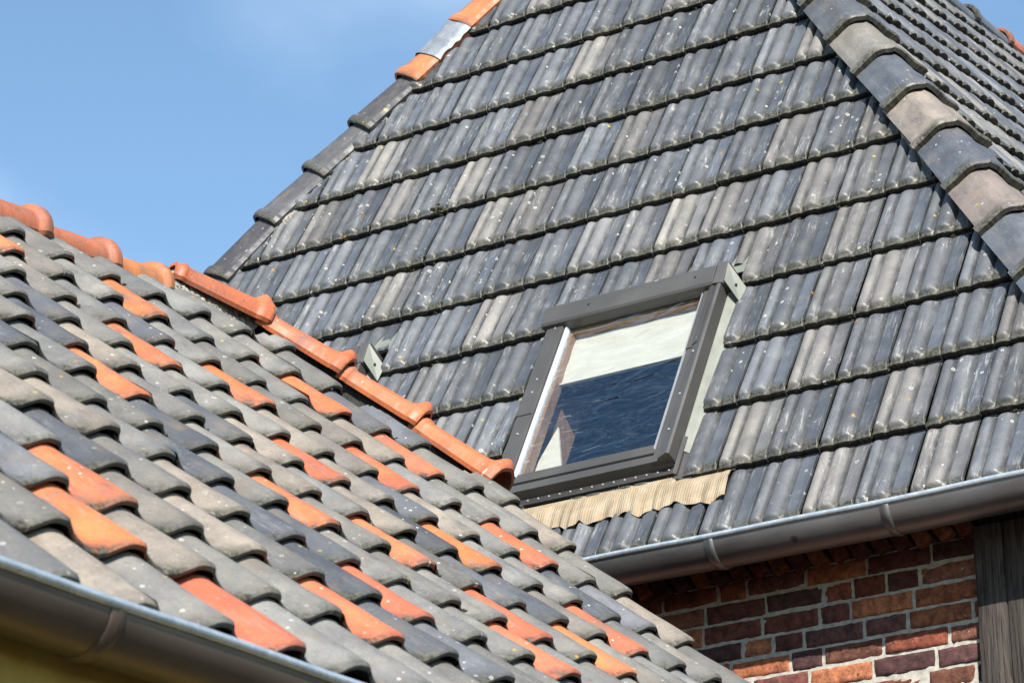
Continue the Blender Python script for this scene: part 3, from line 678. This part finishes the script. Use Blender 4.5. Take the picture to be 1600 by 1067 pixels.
# -------------------------------------------------- roof windows
def roof_window(da, db, label, full=True):
    W3 = lambda a, b, n: Fab(a + da, b + db, n)
    def bar(mb, a0, a1, b0, b1, n0, n1, mat=0):
        c = W3((a0 + a1) / 2, (b0 + b1) / 2, (n0 + n1) / 2)
        mb.box(c, (abs(a1 - a0) / 2, abs(b1 - b0) / 2, abs(n1 - n0) / 2), (eF, uF, nF), mat=mat)
    def seca(mb, poly, a0, a1, mat=0):     # poly in (b,n), extruded along a
        mb.prism(poly, W3(a0, 0, 0), uF, nF, (a1 - a0) * eF, mat=mat)
    def secb(mb, poly, b0, b1, mat=0):     # poly in (a,n), extruded along b
        mb.prism(poly, W3(0, b0, 0), eF, nF, (b1 - b0) * uF, mat=mat)
    # casing (the part): side covers and lower rail
    mb = MB()
    secb(mb, [(-.362, .0), (-.358, .062), (-.345, .075), (-.275, .075), (-.268, .045), (-.268, .0)], -1.88, -1.02)
    secb(mb, [(.338, .0), (.338, .062), (.345, .070), (.372, .072), (.376, .082), (.420, .100), (.430, .096), (.432, .0)], -1.93, -1.02)
    # step of the two-piece covers
    secb(mb, [(.3385, .055), (.3385, .0665), (.344, .0745), (.371, .0765), (.375, .0865), (.401, .097), (.401, .06)], -1.355, -1.02)
    secb(mb, [(-.3605, .03), (-.3605, .066), (-.347, .079), (-.277, .079), (-.277, .03)], -1.52, -1.02)
    # lower rail
    seca(mb, [(-1.822, .0), (-1.822, .052), (-1.828, .06), (-1.850, .058), (-1.856, .064), (-1.872, .062), (-1.880, .040), (-1.880, .0)], -.36, .372)
    seca(mb, [(-1.8805, .0), (-1.8805, .034), (-1.895, .070), (-1.925, .066), (-1.935, .030), (-1.935, .0)], -.362, .425)
    casing = mb.build('roof_window', M_FRAME, house, .0015)
    casing['label'] = label
    # shadow gap rail
    mb = MB(); bar(mb, -.358, .428, -1.965, -1.9355, .0, .030); mb.build('lower_rail', M_FRAMED, casing, .002)
    mb = MB()
    scr = [(W3(a, -1.9465, .0305), .003) for a in np.linspace(-.33, .40, 17)]
    for b in (-1.05, -1.33, -1.40, -1.62, -1.80):
        for a in (-.31, .395): scr.append((W3(a, b, .077 if a < 0 else .091), .0035))
    for c, h in scr:
        mb = MB(); mb.box(c, (h, h, .003), (eF, uF, nF)); mb.build('screw', M_LIP, casing, .001)
    # top cover
    mb = MB()
    seca(mb, [(-1.045, .050), (-1.045, .094), (-1.036, .102), (-.958, .106), (-.942, .10), (-.930, .0), (-1.0, .0)], -.366, .392)
    secb(mb, [(.3922, .0), (.3922, .098), (.398, .106), (.436, .100), (.440, .092), (.440, .0)], -1.052, -.935)
    tc_ = mb.build('top_cover', M_FRAME, casing, .002)
    for a in (-.16, .31):
        mb = MB(); mb.box(W3(a, -.99, .1055), (.0035, .0035, .003), (eF, uF, nF)); mb.build('screw', M_FRAMED, tc_)
    # flashing: cheek of the top corner and the side channels
    mb = MB()
    # triangular cheek
    q = [W3(.441, -.950, .104), W3(.445, -1.045, .101), W3(.490, -1.108, .030), W3(.499, -1.03, .032)]
    t_ = -.004 * norm(eF + nF)
    mb.add(np.array(q + [p + t_ for p in q]), [(0, 1, 2, 3), (7, 6, 5, 4), (0, 4, 5, 1), (1, 5, 6, 2), (2, 6, 7, 3), (3, 7, 4, 0)], smooth=False)
    mb.box(W3(.474, -1.04, .063), (.004, .004, .003), (eF, uF, nF), mat=1)
    # right channel
    secb(mb, [(.4335, .044), (.437, .044), (.478, .006), (.515, .006), (.515, .008), (.478, .009)], -1.87, -1.02)
    secb(mb, [(-.363, .03), (-.367, .03), (-.375, .006), (-.43, .006), (-.43, .009), (-.372, .010)], -1.95, -.93)
    seca(mb, [(-.915, .02), (-.88, .03), (-.80, .012), (-.80, .009), (-.88, .024), (-.915, .012)], -.43, .52)
    fl = mb.build('flashing', [M_FLASH, M_FRAMED], casing)
    mb = MB()
    secb(mb, [(.4338, .0), (.4338, .050), (.444, .040), (.452, .002)], -1.985, -1.80)
    secb(mb, [(.434, .036), (.52, .004), (.52, .001), (.434, .030)], -2.0, -1.872)
    seca(mb, [(-1.966, .0), (-1.966, .012), (-2.02, .034), (-2.035, .030), (-2.035, .022)], -.45, .50)
    mb.build('sill_flashing', M_FRAMED, casing, .001)
    # glass edge trims
    mb = MB()
    secb(mb, [(-.2685, .040), (-.2685, .0700), (-.262, .0695), (-.258, .058), (-.258, .04)], -1.84, -1.045)
    mb.build('glazing_bead', M_WHITE, casing, .001); mb = MB()
    secb(mb, [(.329, .045), (.3295, .058), (.3375, .0735), (.3375, .045)], -1.86, -1.045)
    mb.build('glazing_bead', M_WHITE, casing, .001)
    # glass (double pane, real thickness)
    mb = MB(); bar(mb, -.268, .336, -1.830, -1.03, .050, .056); pane = mb.build('glass_pane', M_GLASS, casing)
    # wooden lining and room behind
    mb = MB()
    for (a0, a1, b0, b1) in ((-.285, -.248, -1.85, -1.02), (.326, .345, -1.85, -1.02), (-.2479, .3259, -1.85, -1.82), (-.2479, .3259, -1.062, -1.02)):
        bar(mb, a0, a1, b0, b1, -.005, .042)
    for (a0, a1, b0, b1) in ((-.30, -.285, -1.88, -1.0), (.345, .36, -1.88, -1.0), (-.2849, .3449, -1.88, -1.85), (-.2849, .3449, -1.02, -1.0)):
        bar(mb, a0, a1, b0, b1, -.20, .0)
    mb.build('inner_frame', M_WOOD, casing, .003)
    mb = MB()   # room: open box, and a strip at its left; the sunlit wedge follows separately
    V = [W3(a, b, n) for a in (-.7, .8) for b in (-1.98, -.8) for n in (-.75, -.19)]
    mb.add(V, [(0, 1, 3, 2), (4, 6, 7, 5), (0, 4, 5, 1), (2, 3, 7, 6), (0, 2, 6, 4)], smooth=False)
    mb.grid(np.stack([np.stack([W3(-.7, -1.98, -.19), W3(-.3, -1.88, -.19), W3(-.3, -1.0, -.19), W3(-.7, -.8, -.19)]),
                      ]).repeat(1, 0).reshape(2, 2, 3), smooth=False)
    mb.build('room_lining', M_ROOM, casing)
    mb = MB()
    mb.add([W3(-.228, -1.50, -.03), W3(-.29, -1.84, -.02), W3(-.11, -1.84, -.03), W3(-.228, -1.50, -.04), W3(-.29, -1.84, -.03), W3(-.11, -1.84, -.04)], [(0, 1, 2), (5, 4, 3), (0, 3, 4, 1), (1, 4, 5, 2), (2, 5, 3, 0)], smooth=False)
    mb.build('sunlit_patch', M_BLIND, casing)  # pale wedge shaped to stand in for a patch of sunlight indoors
    # blind
    mb = MB(); X = np.linspace(-.262, .324, 50); B = np.linspace(-1.312, -1.04, 30); Xg, Bg = np.meshgrid(X, B)
    n = .012 + .0016 * np.sin(Bg * 55) + .0012 * np.sin(Xg * 31 + Bg * 20)
    P = np.stack([[W3(a, b, c) for a, b, c in zip(r1, r2, r3)] for r1, r2, r3 in zip(Xg, Bg, n)])
    mb.grid(P); bar(mb, -.262, .324, -1.320, -1.312, .006, .018)
    mb.build('blind', M_BLIND, casing)
    # pleated apron
    mb = MB(); A3 = np.linspace(-.52, .672, 420); m = 14; rr = np.random.default_rng(4)
    ph = flat_tile_profile((A3 + da) / WF % 1.0); ph = np.convolve(np.pad(ph, 12, 'edge'), np.ones(25) / 25, 'valid')
    edge = -2.114 - (.022 + .010 * np.sin(A3 * 23)) * np.abs(np.sin(A3 * math.pi / .0985 + .6)) ** 1.2 - .010 * np.sin(A3 * 4) - .018 * sstep(A3, .45, .6)
    P = np.zeros((m, len(A3), 3))
    for q in range(m):
        f = q / (m - 1); b = -1.985 + (edge + 1.985) * f
        Vt = np.clip(-b / gF - 6, 0, 1)
        fold = .0035 * np.sin(A3 * 2 * math.pi / .049 + 1 + 2 * np.sin(A3 * 17)) * f + .003 * math.exp(-((f - .45) / .05) ** 2)
        nn = .013 + .025 * Vt + ph * sstep(Vt, .02, .1) * 1.05 + .016 * (1 - sstep(Vt, 0, .15)) * (A3 < .44) + fold + .010 * math.sin(f * math.pi) - .004 * f
        for s in range(len(A3)): P[q, s] = W3(A3[s], b[s], nn[s])
    mb.grid(P); mb.grid(P - .002 * nF)
    mb.build('apron', M_APRON, casing)
    return casing
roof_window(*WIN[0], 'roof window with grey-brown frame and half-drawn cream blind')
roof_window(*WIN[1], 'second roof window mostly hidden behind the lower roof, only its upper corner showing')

# ------------------------------------------------------------------ HOUSE 2 (foreground pantiled roof)
low = tag(empty('low_house', (-6.1, 3.5, 0)), 'lower house in front with an old pantiled roof of mixed grey and bright orange tiles', 'house')
oG = np.array([-6.08927862, 7.86876297, 3.72119708 + EYE]); sG = .7041109467; gG = .2836122219; WG = .21
eG = np.array([0, 1., 0]); uG = np.array([-math.cos(sG), 0, math.sin(sG)]); nG = np.array([math.sin(sG), 0, math.cos(sG)])
CW = np.array([[-0.00305, 0.01358, -0.00658, -0.0359, 0.00871, -0.01522, 0.0357, -0.01162, -0.0113, 0.00394], [-0.00324, -0.01067, -0.00126, 0.00971, -0.00027, 0.0188, -0.00718, 0.0046, -0.0257, 0.01749], [-0.01295, 0.00285, 0.02845, -0.00336, -0.01209, -0.02233, 0.0019, 0.0314, -0.03674, 0.01823]])
def Gp(i, j, n):
    """sagging old roof: plane plus a smooth measured bend"""
    i = np.asarray(i, float); j = np.asarray(j, float)
    ic, jc = np.clip(i, .8, 12.3), np.clip(j, -18, .2); 
    lim = -8.6 - (ic - 1) * 1.05                       # outside the surveyed wedge the bend stays constant
    jc = np.maximum(jc, lim)
    a = (jc + 8) / 9.; b = (ic - 6) / 6.
    B = np.stack([a ** m * b ** n_ for m in range(4) for n_ in range(4 - m)], -1)
    w_ = B @ CW.T
    return oG + (j * WG + w_[..., 0])[..., None] * eG + (-i * gG + w_[..., 1])[..., None] * uG + (n + w_[..., 2])[..., None] * nG
HG = [np.array(p) for p in ((-6.183, 7.293, 5.48), (-6.05, 7.579, 5.366), (-5.82, 7.73, 5.172), (-5.601, 7.863, 4.985), (-5.326, 7.931, 4.751))]
for q_ in range(5): HG[q_] = HG[q_] - np.array([0, .025, .028 + .005 * q_])
HG[0] = HG[0] + np.array([-.02, -.02, .0])
hg0, hg1 = HG[0], HG[-1]; hgd = norm((hg1 - hg0) * np.array([1, 1, 0])); hgn = np.array([-hgd[1], hgd[0], 0])     # points to the far (hip) side
if hgn[1] < 0: hgn = -hgn
ORANGE = {(2, -9), (2, -6), (4, -8), (6, -11), (4, -6), (3, -3), (10, -16), (11, -17), (12, -16), (6, -7), (8, -10), (4, -2), (5, -4), (8, -8), (7, -5), (6, -2), (10, -11), (11, -13), (9, -7), (10, -8), (8, -3), (9, -5), (12, -21), (5, -16), (8, -19), (9, -22), (3, -13)}
NAVY = {(9, -15), (7, -11), (8, -12), (7, -6), (10, -12), (4, -10), (5, -11), (6, -13), (8, -5), (9, -12), (7, -2)}
TANS = {(8, -15), (5, -10), (4, -3), (6, -4), (7, -7), (6, -8), (9, -13), (7, -9), (10, -14), (8, -14), (11, -16), (5, -6), (7, 0), (5, 0), (12, -18), (6, -14)}
def colour_G(i, j):
    if (i, j) in ORANGE: return np.array([.70, .190, .068]) * rng.uniform(.82, 1.05) * np.array([1, rng.uniform(.84, 1.06), rng.uniform(.85, 1.15)])
    if (i, j) in NAVY: return np.array([.082, .088, .10]) * rng.uniform(.8, 1.25)
    if (i, j) in TANS: return np.array([.30, .255, .205]) * rng.uniform(.85, 1.1)
    t = rng.random()
    if t < .12: return np.array([.225, .20, .17]) * rng.uniform(.85, 1.15)
    if t < .22: return np.array([.14, .145, .155]) * rng.uniform(.8, 1.2)
    if t < .5: return np.array([.212, .206, .192]) * rng.uniform(.72, 1.15)
    return np.array([.212, .200, .178]) * rng.uniform(.70, 1.15)
PU = np.array([-.07, -.03, 0, .06, .13, .21, .30, .40, .50, .57, .63, .69, .75, .84, .90, .95, 1.0, 1.045])
PH = np.array([.034, .028, .022, .014, .007, .002, .0, .003, .012, .022, .032, .0395, .0425, .0430, .040, .032, .021, .011])
def pantiles():
    mb = MB()
    us = np.array([-.07, -.03, .0, .04, .09, .15, .21, .28, .35, .42, .49, .55, .61, .67, .73, .79, .85, .90, .94, .975, 1.005, 1.03, 1.045])
    vs = np.concatenate([[-.24, -.1, -.05, -.025, 0], np.linspace(.1, .82, 8), [.88, .92, .945, .962, .976, .987, .995, 1.0]])
    Hu = np.interp(us, PU, PH)
    # smooth the profile a little
    for i in range(1, 13):
        for j in range(-27, 1):
            U, V = np.meshgrid(us, vs)
            H = np.broadcast_to(Hu, U.shape)
            vend = 1 - .055 * sstep(U, .84, 1.045) ** 1.5 - .03 * sstep(-U, -.1, .06) + .012 * np.sin(np.clip((U - .05) / .5, 0, 1) * math.pi)
            s = np.clip(V, 0, 1)
            Vm = np.where(V > 0, V * (1 + (vend - 1) * s ** 3), V)
            lift, tw, dv, du, yaw = rng.normal(0, .0022), rng.normal(0, .003), rng.normal(0, .012), rng.normal(0, .012), rng.normal(0, .012)
            n = -.049 + .030 * V + H + (lift + tw * (U - .5)) * np.clip(V + .3, 0, 1)
            n = n - .007 * np.clip((V - .95) / .05, 0, 1) ** 2 + .0011 * np.sin(V * rng.uniform(5, 9) + U * rng.uniform(-6, 6) + rng.uniform(0, 6)) * np.clip(V + .2, 0, 1)
            n = n + .0035 * (np.exp(-((V + .028) / .012) ** 2))
            if i == 12: dv += .09
            ii = i - 1 + Vm + dv * s; jj = j - 1 + U + du * .5 + yaw * (V - .5)
            P = Gp(ii, jj, n)
            C = P[:-1, :-1]
            keep = (C - hg0) @ hgn < -.045
            keep &= C[..., 2] < 5.52
            if keep[5:].mean() < .5: continue
            r = rng.random(); col = colour_G(i, j)
            tuv = np.stack([U, V, np.clip((H) / .043, 0, 1), 0 * U + r], -1)
            suv = np.stack([jj * WG, -ii * gG, n], -1)
            mb.grid(P, keep, tcol=col, suv=suv, tuv=tuv)
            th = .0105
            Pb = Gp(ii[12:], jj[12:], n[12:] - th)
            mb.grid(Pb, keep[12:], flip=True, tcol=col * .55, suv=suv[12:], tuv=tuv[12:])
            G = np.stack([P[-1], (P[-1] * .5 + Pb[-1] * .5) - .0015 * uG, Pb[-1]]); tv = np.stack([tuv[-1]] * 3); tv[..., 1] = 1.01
            mb.grid(G, np.vstack([keep[-1:]] * 2), tcol=col * .42, suv=np.stack([suv[-1]] * 3), tuv=tv)  # nose front face darkened, its shade put into the colour
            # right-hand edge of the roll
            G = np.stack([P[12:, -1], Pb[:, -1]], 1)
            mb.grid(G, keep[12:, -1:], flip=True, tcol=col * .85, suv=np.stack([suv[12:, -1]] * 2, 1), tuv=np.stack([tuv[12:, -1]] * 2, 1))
    # boarding under the tiles
    I, J = np.meshgrid(np.linspace(0, 12.2, 40), np.linspace(-28, -.25, 80)); P = Gp(I, J, -.075)
    C = P[:-1, :-1]; mb.grid(P, ((C - hg0) @ hgn < -.03) & (C[..., 2] < 5.5), mat=1)
    return mb.build('roof', [M_G, M_UNDER], low)
roofG = tag(pantiles(), 'pantiled slope of mixed grey, tan and orange tiles')

# half hip beyond, far slope
RX = -6.2; RZ = 5.36
ridge_end = np.array([RX, 7.25, 5.37])
mb = MB()
vb = HG[-1] + np.array([.0, .0, -.08])
mb.add([ridge_end, vb, np.array([2 * RX - vb[0], vb[1], vb[2]])], [(0, 1, 2)], tcol=(.22, .22, .21), smooth=False)
roofH = tag(mb.build('roof', [M_G], low), 'small half-hip slope at the far end')
mb = MB(); el = 2.75
mb.add([np.array([RX, 1.9, RZ]), ridge_end, np.array([2 * RX - vb[0], vb[1], vb[2]]), np.array([2 * RX + 3.45, 7.9, 3.05]), np.array([2 * RX + 3.45, 1.9, 3.05])], [(0, 1, 2, 3, 4)], tcol=(.22, .22, .21), smooth=False)
tag(mb.build('roof', [M_G], low), 'rear slope of the lower house')

# ridge tiles along the top, collars towards the hip
noses = [2.90, 3.23, 3.56, 3.89, 4.22, 4.55, 4.88, 5.21, 5.545, 5.88, 6.21, 6.545, 6.88, 7.14]
for k in range(len(noses) - 1):
    y0, y1 = noses[k], noses[k + 1]; sag = lambda y: .012 * math.sin(y * .9) - .006
    cc = (.47, .15, .075) if k < 12 else (.60, .215, .075)
    hip_tile('ridge_tile', (RX, y0, RZ - .005 + sag(y0)), (RX + rng.normal(0, .004), y1, RZ + .002 + sag(y1)), np.array(cc) * rng.uniform(.92, 1.1), 'round', roofG, M_ORG, collar=.019, taper=.12, over=.03)
# hip tiles going down, with knobbed noses
for k in range(4):
    hip_tile('hip_tile', HG[k] + .014 * Z, HG[k + 1] + .016 * Z, np.array([.66, .172, .062]) * [.98, 1.02, 1.03, 1.0][k], 'low', roofG, M_ORG, collar=.008, bulb=.030, taper=.20, rim=.009, over=.01, upv=norm(np.array([.3, .2, 1])))
r = np.random.default_rng(2)
mb = MB(); d = norm(HG[1] - HG[0]); sd = norm(np.cross(d, nG)); sd = sd if sd[1] < 0 else -sd
P = np.zeros((46, 12, 3))
for s in range(46):
    for q in range(12):
        f = q / 11; t = s / 45
        P[s, q] = HG[0] + d * (-.02 + .36 * t) + sd * (f * .19 * (1 - .5 * t)) + Z * .022 - nG * (.05 * f * (1 + .4 * t)) + r.normal(0, .0026, 3)
mb.grid(P, smooth=False); mb.build('mortar_or_shade_fill', M_MORTAR, roofG)
mb = MB()
P = np.zeros((60, 6, 3))
for s in range(60):
    for q in range(6):
        f = q / 5; t = s / 59
        P[s, q] = HG[1] + (HG[4] - HG[1]) * (-.12 + t * 1.1) + sd * (-.012) + Z * (.035 - .125 * f) + r.normal(0, .002, 3)
mb.grid(P, smooth=False); mb.build('mortar_or_shade_fill', M_UNDER, roofG)  # dark board set in the gap under the hip in place of shade

# small cushions of moss and grit on both roofs
def moss(parent, spots, N, seed):
    r = np.random.default_rng(seed); mb = MB()
    for p, s in spots:
        for q in range(r.integers(3, 7)):
            th = np.linspace(0, 2 * math.pi, 11); ph = np.linspace(0, math.pi, 7); T, Q = np.meshgrid(th, ph)
            rr = s * r.uniform(.35, .8) * (1 + r.normal(0, .13, T.shape)); rr[:, -1] = rr[:, 0]
            c = p + r.normal(0, s * .55, 3)
            mb.grid(np.stack([c[0] + rr * np.sin(Q) * np.cos(T), c[1] + rr * np.sin(Q) * np.sin(T), c[2] + .6 * rr * np.cos(Q)], -1), smooth=False)
    return tag(mb.build('moss', M_MOSS, parent), kind='stuff')
M_MOSS = plain_material('dark_moss', (.03, .028, .015), (.10, .095, .045), 60, .95, bump=1, bd=.004)
r = np.random.default_rng(21)
sp = [(Fp(np.array(-.06), np.array(-6.2), .03), .022), (Fp(np.array(-.02), np.array(-6.02), .02), .018)]
for q in range(60):
    i = r.integers(-6, 7); j = r.uniform(jL(float(i)) + 1, jR(float(i)) - 1)
    if in_hole(j * WF, -i * gF) or (i == 6 and -3 < j < 4): continue
    sp.append((Fp(np.array(i + .02), np.array(j), .012), r.uniform(.004, .009)))
moss(roofF, sp, nF, 3)
sp = []
for q in range(70):
    i = r.integers(1, 12); j = r.integers(-20, 0)
    p = Gp(float(i), float(j), -.012)
    if (p - hg0) @ hgn > -.15: continue
    sp.append((p + r.normal(0, .004, 3), r.uniform(.003, .008)))
moss(roofG, sp, nG, 4)

# gutter and walls of the lower house
gutter('gutter', (-3.482, 1.2, 1.458 + EYE), np.array([0, 1., 0]), np.array([1., 0, 0]), 6.7, .080, low, [.6, 1.6, 2.66, 3.7, 4.8, 5.9], 'near zinc gutter running out of focus at the bottom left', M_ZINC2)
mb = MB(); mb.box((-3.80, 4.6, 1.47), (.06, 3.2, 1.47)); mb.build('wall', M_OCHRE, low)
mb = MB(); mb.box((-3.66, 4.6, 2.93), (.085, 3.2, .014)); mb.box((-3.575, 4.6, 2.99), (.012, 3.2, .07)); mb.build('eave_board', M_OCHRE, low)
# gable wall at the far end
mb = MB(); gx0, gx1 = 2 * RX + 3.80, -3.86
mb.add([(gx0, 7.74, 0), (gx1, 7.74, 0), (gx1, 7.74, 2.95), (-5.15, 7.74, 4.42), (2 * RX + 5.15, 7.74, 4.42), (gx0, 7.74, 2.95)], [(0, 1, 2, 3, 4, 5)], smooth=False)
mb.add([(gx0, 7.6, 0), (gx1, 7.6, 0), (gx1, 7.6, 2.95), (-5.15, 7.6, 4.42), (2 * RX + 5.15, 7.6, 4.42), (gx0, 7.6, 2.95)], [(5, 4, 3, 2, 1, 0)], smooth=False)
mb.build('gable_wall', M_BRS, low)
mb = MB(); mb.add([(gx0, 1.5, 0), (gx1, 1.5, 0), (gx1, 1.5, 2.95), (RX, 1.5, 5.2), (gx0, 1.5, 2.95)], [(0, 1, 2, 3, 4)], smooth=False); mb.build('gable_wall', M_BRS, low)
mb = MB(); mb.box((gx0, 4.6, 1.47), (.06, 3.2, 1.47)); mb.build('wall', M_OCHRE, low)
